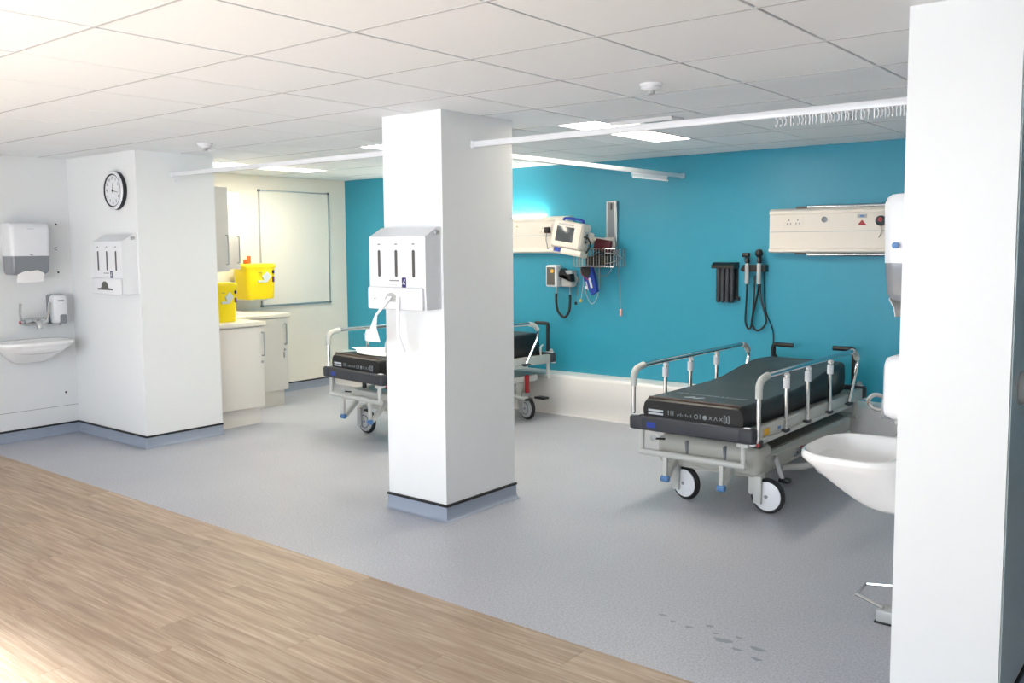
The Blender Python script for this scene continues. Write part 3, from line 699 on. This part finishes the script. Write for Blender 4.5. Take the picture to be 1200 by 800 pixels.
        for s in (-1, 1):
            dk = MB().lathe([(.083, s * .010), (.083, s * .022), (.070, s * .026), (.004, s * .030)], (0, 0, 0), 'y', 32)
            d_ = put(dk).build('wheel_disc', LGREY if spoke else WHITEP, f_)
            put(MB().lathe([(.010, s * .028), (.010, s * .034), (.004, s * .036)], (0, 0, 0), 'y', 12)).build('axle_cap', GREYP, f_)
            if spoke: put(MB().tube([(.052 * math.cos(a), s * .030, .052 * math.sin(a)) for a in [2 * math.pi * i / 20 for i in range(20)]], .005, 6, 0, True)).build('disc_ring', GREYP, f_)
        ck = MB().box((-.045, -.042, .035), (.05, .022, .16), .008); put(ck).build('fork_cover', LGREY if spoke else STEELP, f_)
    if not spoke:
        castor(-.195, -.755, .075, -13); castor(.315, -.735, .075, 0)
        castor(-.195, .72, .07, 20); castor(.315, .72, .07, -10)
    else:
        castor(-.29, -.66, .06, 4); castor(.27, -.68, .06, 0); castor(-.29, .66, .06, 20); castor(.27, .66, .06, -10)
    MB().b2(.265, .315, -.785, -.745, .228, .240, .002).build('castor_flag', YLAB, t)
    # pedals and levers on the near side
    p = MB().tube([(.33, -.62, .30), (.40, -.64, .30)], .014, 10).build('brake_pedal', ALU, t)
    MB().tube([(.395, -.64, .30), (.41, -.62, .22), (.42, -.60, .175)], .013, 10).build('pedal_arm', LGREY, p)
    MB().b2(.40, .465, -.62, -.57, .155, .18, .006).build('pedal_tip', BLACKP, p)
    q_ = MB().tube([(.28, -.28, .16), (.36, -.14, .15), (.40, -.02, .155)], .022, 10, 4).build('lift_pedal', STEELP, t)
    MB().b2(.36, .44, -.06, .06, .150, .185, .01).build('pedal_pad', BLACKP, q_)
    MB().tube([(.28, -.05, .26), (.37, .0, .24), (.40, .06, .20)], .025, 10, 4).build('pump_link', GREYP, t)
    MB().tube([(-.24, -.80, .36), (-.30, -.83, .36)], .006, 8).build('lever_rod', BLACKP, t)
    MB().ball((-.305, -.832, .365), .018).build('lever_knob', WHITEP, t)
    # push handles at the head
    for sx in (-1, 1):
        h = MB().tube([(sx * .302, .955, hz + .03), (sx * .302, .955, .757 + zo), (sx * .296, .955, .772 + zo), (sx * .28, .955, .776 + zo), (sx * .15, .955, .774 + zo)], .017, 12).build('push_handle', BLACKP, t)
        MB().tube([(sx * .302, .955, hz - .02), (sx * .302, .955, hz + .05)], .020, 12).build('handle_socket', LGREY, h)
        MB().ball((sx * .345, .955, hz + .055), .018).build('handle_knob', LGREY, h)
    if spoke:
        MB().b2(.33, .36, .62, .66, .24, .40, .008).build('red_lever', RED, t)
        for yy, X in ((.60, .36), (.74, .42)):
            MB().b2(X - .05, X + .06, yy - .04, yy + .04, .185, .205, .006).build('foot_pedal', BLACKP, t)
        MB().prism([(.55, .36), (.66, .36), (.60, .20), (.56, .20)], .28, .30, 'yz').build('lever_plate', STEELP, t)
        MB().tube([(.33, .42, .28), (.37, .52, .215), (.39, .60, .20)], .016, 10, 4).build('pedal_arm', STEELP, t)
        MB().tube([(.36, .80, hz + .03), (.36, .80, hz + .10), (.36, .83, hz + .12)], .008, 8, 3).build('pole_hook', STEELP, t)
    return t
trolley('patient trolley with black mattress and raised side rails at the right, beside the basin', (-2.43, 5.555, 0), 0, 0, False)
trolley('patient trolley half hidden behind the column, with a paper sheet on its mattress', (-5.265, 5.58, 0), -6.5, .055, True)
# paper sheet on the left trolley
Mt = Matrix.Translation((-5.265, 5.58, 0)) @ Matrix.Rotation(R(-6.5), 4, 'Z')
mb = MB(); rows = []
for i in range(9):
    yy = -.80 + .62 * i / 8; rw = []
    for j in range(9):
        u = j / 8; x_ = -.22 + .46 * u + .06 * (1 - i / 8) * (1 if u > .5 else -1) * .4
        z_ = .688 + .010 + .008 * math.sin(5 * u + i * .9) + (.020 * (1 - i / 3) if i < 3 and u < .4 else 0)
        rw.append(Mt @ Vector((x_, yy + .10 * (.5 - abs(u - .55)) * (-1 if i == 0 else 0) * 2, z_)))
    rows.append(rw)
top = [[p + Vector((0, 0, .002)) for p in r_] for r_ in rows]
mb.loft(rows, False, False, False); mb.loft(top, False, False, False)
tag(mb.build('paper_sheet', PAPER, None, 60), 'crumpled white paper sheet lying on the left trolley mattress', 'paper')

# ------------------------------------------------------------------ glove and apron dispensers
def apron_dispenser(loc, lab, full):
    t = thing('glove_dispenser', lab, 'dispenser', loc, ON_BACK, 'white glove and apron dispensers')
    w_ = .22
    bodyp = [(0, .455), (-.03, .452), (-.122, .402), (-.122, .115), (-.118, .005), (0, .005)]
    body = MB().prism(bodyp, -w_, w_, 'yz').build('case', WHITEP, t)
    bm2 = MB().b2(-w_ - .004, w_ - .012, -.140, -.118, 0, .125, .010, 3); lower = bm2.build('apron_tray', WHITEP, t)
    for x in (-.135, 0, .135):
        MB().prism(rrect(.020, .150, .0099, 4, x - .005, .255), -.1235, -.1215, 'xz').build('slot', SLOT, body)
        MB().b2(x - .016, x + .004, -.1232, -.1215, .358, .364).build('slot_caption', GREYT, body)
    MB().b2(-.06, .015, -.1232, -.1215, .158, .164).build('maker_line', GREYT, body)
    MB().b2(-.075, .0, -.1232, -.1215, .138, .140).build('fine_line', LGREY, body)
    lg = MB().prism(rrect(.032, .058, .006, 3, .055, .150), -.1238, -.1215, 'xz').build('logo', NAVY, body)
    MB().prism([(.042, .142), (.060, .170), (.066, .168), (.056, .150), (.066, .146), (.058, .136), (.052, .144)], -.1245, -.1236, 'xz').build('logo_figure', PRINT, body)
    MB().lathe([(.012, -.05), (.014, -.04), (.012, -.02)], (w_ - .001, 0, .425), 'y', 12).build('corner_latch', LGREY, t)
    if not full:
        MB().prism([(-.13, .045)] + [(-.02 + .055 * math.cos(R(a)), .045 + .055 * math.sin(R(a))) for a in range(180, -1, -15)][0:0] + [(-.075, .050)] + [(-.02 + .05 * math.cos(R(a)), .052 + .048 * math.sin(R(a))) for a in range(170, 5, -15)] + [(.035, .050), (.10, .045), (.10, .034), (-.13, .034)], -.1425, -.1395, 'xz').build('apron_opening', SLOT, lower)
    else:
        MB().prism([(-.03 + .052 * math.cos(R(a)), .045 + .05 * math.sin(R(a))) for a in range(0, 181, 15)], -.1415, -.1395, 'xz').build('apron_opening', LGREY, lower)
        MB().lathe([(.004, -.1425), (.004, -.139)], (-.16, 0, .06), 'y', 10).build('key_hole', SLOT, lower)
    return t
apron_dispenser((-3.625, CLM[2], 1.185), 'white glove and apron dispenser on the column, aprons trailing out', True)
apron_dispenser((-6.735, BLK[2], 1.185), 'white glove dispenser on the wall below the clock', False)
def strip(name, lab, pts, wid, nrm=(0, -1, 0)):
    """thin hanging film: centre line pts with widths"""
    mb = MB(); n = Vector(nrm); rings = []
    for (p, w_) in zip(pts, wid):
        p = Vector(p); s = Vector((1, 0, 0))
        rings.append([p - s * w_ / 2 + n * .001, p - s * w_ / 4 + n * .006, p + n * .002, p + s * w_ / 4 + n * .007, p + s * w_ / 2 + n * .001, p + s * w_ / 2 - n * .001, p + s * w_ / 4 + n * .004, p - n * .001, p - s * w_ / 4 + n * .003, p - s * w_ / 2 - n * .001])
    return tag(mb.loft(rings).build(name, APRON, None, 60), lab, 'apron', 'white aprons at the column dispenser')
ax, ay = -3.625, CLM[2]
strip('plastic_apron', 'white plastic apron trailing out to the left edge of the column', [(ax - .03, ay - .147, 1.26), (ax - .09, ay - .150, 1.20), (ax - .145, ay - .15, 1.15), (ax - .175, ay - .145, 1.08), (ax - .185, ay - .14, 1.00)], [.04, .03, .02, .05, .12])
strip('plastic_apron', 'white plastic apron hanging straight down the column face', [(ax + .03, ay - .147, 1.26), (ax + .03, ay - .150, 1.18), (ax + .01, ay - .13, 1.05), (ax + .02, ay - .10, .95)], [.03, .03, .02, .03])

# ------------------------------------------------------------------ wall clock
t = thing('wall_clock', 'round white rimmed wall clock on the block', 'clock', (-6.765, BLK[2], 1.975), ON_BACK)
MB().lathe([(.140, 0), (.147, -.004), (.147, -.034), (.130, -.036)], (0, 0, 0), 'y', 48).build('case', BLACKP, t)
MB().lathe([(.146, -.030), (.148, -.040), (.142, -.047), (.128, -.045), (.123, -.034), (.123, -.030)], (0, 0, 0), 'y', 48, True).build('rim', WHITEP, t)
MB().lathe([(.126, -.0465), (.126, -.0345), (.117, -.0345), (.117, -.040)], (0, 0, 0), 'y', 48, True).build('rim_shadow', BLACKP, t)  # shadow inside the rim, built as a black ring
fc = MB().lathe([(.118, -.034), (.118, -.0385)], (0, 0, 0), 'y', 48).build('dial', WHITEP, t)
for n in range(1, 13):
    a = R(90 - 30 * n)
    part('numeral', text_mesh(str(n), .034, BLACKP), fc, (.092 * math.cos(a), -.0390, .092 * math.sin(a)), (R(90), 0, 0))
def hand(ang, L, w_, nm, y_):
    d = Vector((math.sin(R(ang)), math.cos(R(ang)))); n = Vector((d.y, -d.x)) * w_
    MB().prism([tuple(-d * .015 + n), tuple(d * L + n * .5), tuple(d * L - n * .5), tuple(-d * .015 - n)], y_, y_ + .001, 'xz').build(nm, BLACKP, t)
hand(6, .055, .004, 'hour_hand', -.0420); hand(102, .085, .003, 'minute_hand', -.0435)
MB().lathe([(.008, -.0385), (.008, -.0455), (.003, -.046)], (0, 0, 0), 'y', 14).build('hub', BLACKP, t)

# ------------------------------------------------------------------ hand wash stations
def towel_dispenser(loc, rz, lab, sheet):
    t = thing('towel_dispenser', lab, 'towel dispenser', loc, rz, 'paper towel dispensers')
    def outline(z, w_, d, r_): return [(x_, y_ - d / 2, z) for x_, y_ in rrect(w_, d, r_, 5)]
    up_ = MB().loft([outline(.145, .295, .20, .035), outline(.36, .300, .205, .035), outline(.385, .294, .197, .035), outline(.398, .282, .18, .03), outline(.402, .25, .15, .03)]).build('cover', WHITEP, t)
    lo = MB().loft([outline(.0, .25, .155, .03), outline(.010, .272, .178, .035), outline(.03, .284, .190, .035), outline(.144, .292, .199, .035)]).build('lower_cover', GREYP, t)
    MB().b2(-.025, .025, -.207, -.204, .352, .360, .001).build('maker_mark', PRINT, up_)
    MB().b2(-.012, .008, -.2045, -.198, .150, .156).build('lock', GREYP, up_)
    MB().b2(-.06, .06, -.150, -.06, -.006, .004).build('paper_mouth', LGREY, lo)
    if sheet:
        mb = MB(); rg = []
        for z, y_ in ((.03, -.194), (.004, -.188), (-.03, -.17), (-.062, -.165)):
            rg.append([(-.105, y_, z), (-.04, y_ - .006, z - .004), (.03, y_ - .003, z), (.095, y_, z + .004), (.095, y_ + .003, z + .004), (.03, y_ + .001, z), (-.04, y_ - .002, z - .004), (-.105, y_ + .003, z)])
        rg[0] = [(x_ * .45, y_ - .001, z) for x_, y_, z in rg[0]]
        mb.loft(rg).build('paper_towel', PAPER, t, 60)
    return t
towel_dispenser((XL, 3.145, 1.335), ON_LEFT, 'white and grey paper towel dispenser above the left basin', True)
d2 = towel_dispenser((PART[0], 3.62, 1.315), ON_RIGHT, 'white and grey towel dispenser on the partition, seen edge on', True)
MB().lathe([(.012, .160), (.012, .170), (.006, .172)], (0, -.15, .21), 'x', 14).build('side_lock', BLUEC, d2)
def soap(loc, rz, lab, sc_=1.0):
    t = thing('soap_dispenser', lab, 'soap dispenser', loc, rz, 'wall soap dispensers'); t.scale = (sc_,) * 3
    MB().prism(rrect(.125, .245, .022, 4, 0, .125), -.045, 0, 'xz').build('back_plate', GREYP, t)
    def o_(y_, w_, h_): return [(x_, y_, z_) for x_, z_ in rrect(w_, h_, .03, 5, 0.004, .127)]
    MB().loft([o_(-.03, .120, .238), o_(-.08, .118, .234), o_(-.105, .105, .215), o_(-.112, .085, .19)]).build('cover', WHITEP, t)
    MB().prism(rrect(.052, .075, .014, 4, .018, .045), -.118, -.06, 'xz').build('push_bar', GREYP, t)
    MB().b2(-.02, .028, -.1145, -.111, .190, .200).build('maker_line', GREYT, t)
    MB().lathe([(.010, .02), (.008, -.01)], (0.01, -.07, 0), 'z', 10).build('nozzle', LGREY, t)
soap((XL, 3.385, .92), ON_LEFT, 'white soap dispenser with grey push bar above the left basin')
soap((PART[0], 3.255, .915), ON_RIGHT, 'white soap dispenser on the partition above the right basin', .95)
def basin(loc, rz, lab, w_=.50, d=.385, dep=.19):
    t = thing('wash_basin', lab, 'basin', loc, rz, 'wall hung wash basins')
    def ring(sx, sy, z, oy=0.0, n=56):
        pts = []
        for k in range(n):
            a = 2 * math.pi * k / n; c, s = math.cos(a), math.sin(a)
            ex = 2 / 3.6
            x_ = w_ / 2 * math.copysign(abs(c) ** ex, c); y_ = math.copysign(abs(s) ** ex, s)
            if y_ < 0: x_ *= 1 - .10 * abs(y_) ** 2
            pts.append((x_ * sx, -d / 2 + oy + (d / 2) * y_ * sy, z))
        return pts
    out = [ring(.05, .05, -.10, -.01), ring(.45, .45, -.098, -.01), ring(.72, .68, -.080, -.015), ring(.83, .78, -.045, -.018), ring(.87, .82, -.012, -.018), ring(.90, .86, -.002, -.015), ring(.965, .955, .002), ring(.99, .985, -.002), ring(1.0, 1.0, -.012), ring(.998, .998, -.022)]
    for k in range(1, 9):
        s = 1 - k / 8 * .62; u = k / 8
        out.append(ring(s if s > .1 else .1, s, -.022 - (dep - .022) * (1 - (1 - u) ** 1.25) ** 1.0, (d / 2) * (1 - s)))
    MB().loft(out).build('bowl', CERAM, t, 50)
    MB().lathe([(.022, -.096), (.022, -.092), (.012, -.091)], (0, -d / 2, 0), 'z', 18).build('waste', CHROME, t)
    return t
basin((XL, 3.13, .815), ON_LEFT, 'white wall hung basin at the far left', .56, .40, .18)
basin((PART[0], 3.275, .80), ON_RIGHT, 'white wall hung basin beside the right partition', .48, .375, .20)
# taps
t = thing('lever_tap', 'chrome wall mixer tap with two long elbow levers', 'tap', (XL, 3.195, .955), ON_LEFT)
MB().tube([(-.075, -.06, 0), (.075, -.06, 0)], .031, 14).build('mixer_body', CHROME, t)
MB().lathe([(.030, 0), (.030, -.015), (.018, -.02), (.018, -.06)], (-.05, 0, .0), 'y', 16).build('wall_union', CHROME, t)
MB().lathe([(.030, 0), (.030, -.015), (.018, -.02), (.018, -.06)], (.05, 0, .0), 'y', 16).build('wall_union', CHROME, t)
MB().tube([(0, -.06, .01), (0, -.10, .015), (0, -.15, -.005), (0, -.165, -.05)], .024, 12, 4).build('spout', CHROME, t)
for s in (-1, 1):
    l = MB().tube([(s * .07, -.06, 0), (s * .105, -.06, 0)], .017, 12).build('lever_head', CHROME, t)
    MB().tube([(s * .095, -.062, 0), (s * .108, -.075, .06), (s * .112, -.10, .15)], [.009, .012], 10, 4).build('lever_arm', CHROME, l)
    MB().lathe([(.013, s * .103), (.013, s * .109)], (0, -.06, 0), 'x', 12).build('lever_mark', RED if s < 0 else BLUEC, l)
t = thing('lever_tap', 'chrome tap with looped lever above the right basin', 'tap', (PART[0], 3.40, .86), ON_RIGHT)
MB().tube([(0, 0, 0), (0, -.07, 0)], .022, 12).build('mixer_body', CHROME, t)
MB().tube([(0, -.06, 0), (0, -.09, .0), (0, -.10, -.03)], .012, 10, 4).build('spout', CHROME, t)
MB().tube([(0, -.05, .02), (0, -.12, .055), (0, -.19, .062), (0, -.215, .09), (0, -.19, .115), (0, -.13, .10), (0, -.05, .08)], .008, 8, 5).build('loop_lever', CHROME, t)

# pedal bin tucked beside the partition
t = thing('pedal_bin', 'pale grey pedal bin mostly hidden behind the partition end', 'bin', (PART[0] - .01, 3.78, 0), ON_RIGHT)
MB().b2(-.13, .13, -.145, 0, .012, .62, .02).build('bin_body', LGREY, t)
MB().b2(-.135, .135, -.15, 0, .62, .66, .012).build('lid', WHITEP, t)
MB().b2(.03, .12, -.235, -.14, .006, .055, .006).build('pedal_base', LGREY, t)
MB().b2(.026, .124, -.240, -.14, .0, .008, .002).build('base_band', BLACK, t)
MB().tube([(.10, -.21, .06), (.06, -.33, .075), (-.06, -.33, .085), (-.10, -.15, .10)], .008, 8, 0).build('pedal_wire', CHROME, t)
# round knob on the partition's far side
t = thing('round_wall_knob', 'pale grey round knob on the shaded side of the partition', 'door stop', (PART[1] + .004, 3.155, 1.08), 90)
MB().lathe([(.052, 0), (.054, -.006), (.044, -.016), (.018, -.02)], (0, 0, 0), 'y', 28).build('rose', LGREY, t)
MB().lathe([(.014, -.018), (.013, -.05), (.026, -.055), (.026, -.066), (.010, -.070)], (0, 0, 0), 'y', 20).build('knob', LGREY, t)

# ------------------------------------------------------------------ cream bay: cupboards, whiteboard, sharps bins
def base_unit(x_front, y0, y1, xback, lab, ins):
    t = thing('base_cupboard', lab, 'cupboard', (xback, (y0 + y1) / 2, 0), ON_LEFT); dd = x_front - xback; hw = (y1 - y0) / 2
    MB().b2(-hw, hw, -dd + .02, 0, .155, .86).build('carcass', CABW, t)
    MB().b2(-hw, hw - .015, -dd + .055, -.02, 0, .155).build('plinth', CABW, t)
    dr = MB().b2(-hw + .002, hw - .002, -dd, -dd + .019, .157, .855, .002).build('door', CABW, t)
    MB().tube([(hw - ins, -dd, .80), (hw - ins, -dd - .03, .80), (hw - ins, -dd - .03, .60), (hw - ins, -dd, .60)], .007, 8).build('handle', ALU, dr)
    MB().lathe([(.010, -dd), (.010, -dd - .008)], (hw - ins - .003, 0, .545), 'y', 12).build('lock', ALU, dr)
    return t
def worktop(x0, x1, y0, y1, lab):
    o = MB().b2(x0, x1, y0, y1, .862, .898, .004).build('worktop', WORKT); return tag(o, lab, 'worktop')
base_unit(-6.60, 4.215, 4.70, -7.25, 'cream base cupboard nearest the block, with bar handle', .014)
base_unit(-7.20, 4.72, 5.405, CRX + .025, 'cream base cupboard below the wall sharps bin, keys in its lock', .032)
k = MB().b2(-7.192, -7.186, 5.35, 5.362, .47, .525).build('key_bunch', ALU); tag(k, 'small keys hanging from the cupboard lock under the worktop', 'keys')
worktop(-7.26, -6.575, 4.215, 4.715, 'cream worktop on the cupboard nearest the block')
worktop(CRX, -7.175, 4.72, 5.43, 'cream worktop on the cupboard below the sharps bin')
def wall_unit(x_front, y0, y1, xback, lab, loop):
    t = thing('wall_cupboard', lab, 'cupboard', (xback, (y0 + y1) / 2, 1.335), ON_LEFT); dd = x_front - xback; hw = (y1 - y0) / 2
    MB().b2(-hw, hw, -dd + .02, 0, 0, .70).build('carcass', CABW, t)
    dr = MB().b2(-hw + .002, hw - .002, -dd, -dd + .019, .002, .698, .002).build('door', CABW, t)
    MB().tube([(hw - .03, -dd, .30), (hw - .03, -dd - .03, .30), (hw - .03, -dd - .03, .06), (hw - .03, -dd, .06)], .007, 8).build('handle', ALU, dr)
wall_unit(-6.60, 4.215, 4.395, -7.25, 'cream wall cupboard beside the block, in shade', False)
wall_unit(-7.20, 4.42, 4.91, CRX, 'cream wall cupboard brightly lit beside the whiteboard', True)
t = thing('whiteboard', 'framed whiteboard on the cream wall', 'whiteboard', (CRX, 6.048, .928), ON_LEFT)
MB().b2(-.445, .445, -.012, 0, 0, 1.186).build('board', BOARD, t)
for nm, a in (('frame_top', (-.45, .45, -.02, 0, 1.178, 1.192)), ('frame_bottom', (-.45, .45, -.022, 0, -.008, .010)), ('frame_left', (-.452, -.440, -.02, 0, 0, 1.186)), ('frame_right', (.440, .452, -.02, 0, 0, 1.186))):
    MB().b2(*a, .002).build(nm, ALU, t)
for sx in (-.446, .446):
    for z in (0, 1.186): MB().box((sx, -.012, z), (.024, .026, .024), .004).build('corner_cap', GREYP, t)
def sharps(loc, w_, h_, lab, orange):
    t = thing('sharps_bin', lab, 'sharps bin', loc, ON_LEFT, 'yellow sharps bins')
    def o_(z, s): return [(x_ , y_, z) for x_, y_ in rrect(w_ * s, w_ * .72 * s, .035, 5)]
    MB().loft([o_(0, .90), o_(.01, .93), o_(h_ * .88, 1.0)]).build('tub', YELLOW, t)
    lid = MB().loft([o_(h_ * .88, 1.05), o_(h_ * .93, 1.06), o_(h_ * .97, 1.03), o_(h_, .97)]).build('lid', YELLOW, t)
    if orange:
        MB().box((-w_ * .30, -.02, h_ + .02), (.05, .05, .05), .01).build('lid_catch', ORANGE, lid); MB().box((-w_ * .22, -.02, h_ + .04), (.03, .04, .08), .01).build('lid_flap', ORANGE, lid)
    yf = -w_ * .36 - .004; q = w_ / .33
    lb = MB().prism([(.0, h_ * .64), (.055 * q, h_ * .77), (.105 * q, h_ * .64), (.05 * q, h_ * .47), (-.045 * q, h_ * .47), (-.045 * q, h_ * .53), (.02 * q, h_ * .535)], yf - .004, yf + .012, 'xz').build('hazard_label', PRINT, t)
    MB().prism(rrect(.022 * q, .035 * q, .006, 3, .128 * q, h_ * .76), yf - .004, yf + .014, 'xz').build('label_mark', NAVY, t)
    MB().prism(rrect(.018 * q, .055 * q, .006, 3, .128 * q, h_ * .55), yf - .004, yf + .014, 'xz').build('label_mark', mat('purple_print', (110, 60, 120), .5), t)
    MB().b2(-.04 * q, 0, yf - .002, yf + .012, h_ * .745, h_ * .755).build('label_line', GREYT, t)
    return t
sharps((-7.675, 5.385, 1.023), .34, .35, 'larger yellow sharps bin with orange catch held on the cream wall', True)
br = thing('bin_bracket', 'white bracket holding the sharps bin to the cream wall', 'bracket', (CRX, 5.385, 1.0), ON_LEFT)
MB().b2(-.10, .10, -.27, 0, .008, .022, .004).build('shelf_plate', WHITEP, br); MB().b2(-.14, .14, -.015, 0, .02, .2).build('back_plate', WHITEP, br)
sharps((-6.83, 4.425, .899), .26, .335, 'smaller yellow sharps bin standing on the worktop by the block', False)
wp = MB()
rg = []
for i, (yy, zz) in enumerate(((4.78, .902), (4.85, .925), (4.93, .93), (5.02, .922), (5.10, .903))):
    rg.append([(-7.40, yy, zz - .002), (-7.34, yy + .01, zz + .012 * math.sin(i)), (-7.27, yy, zz), (-7.27, yy, .8990), (-7.40, yy, .8990)])
wp.loft(rg).build('tissue', PAPER, None, 60)
tag(bpy.data.objects['tissue'], 'crumpled white tissue on the worktop under the sharps bin', 'tissue')
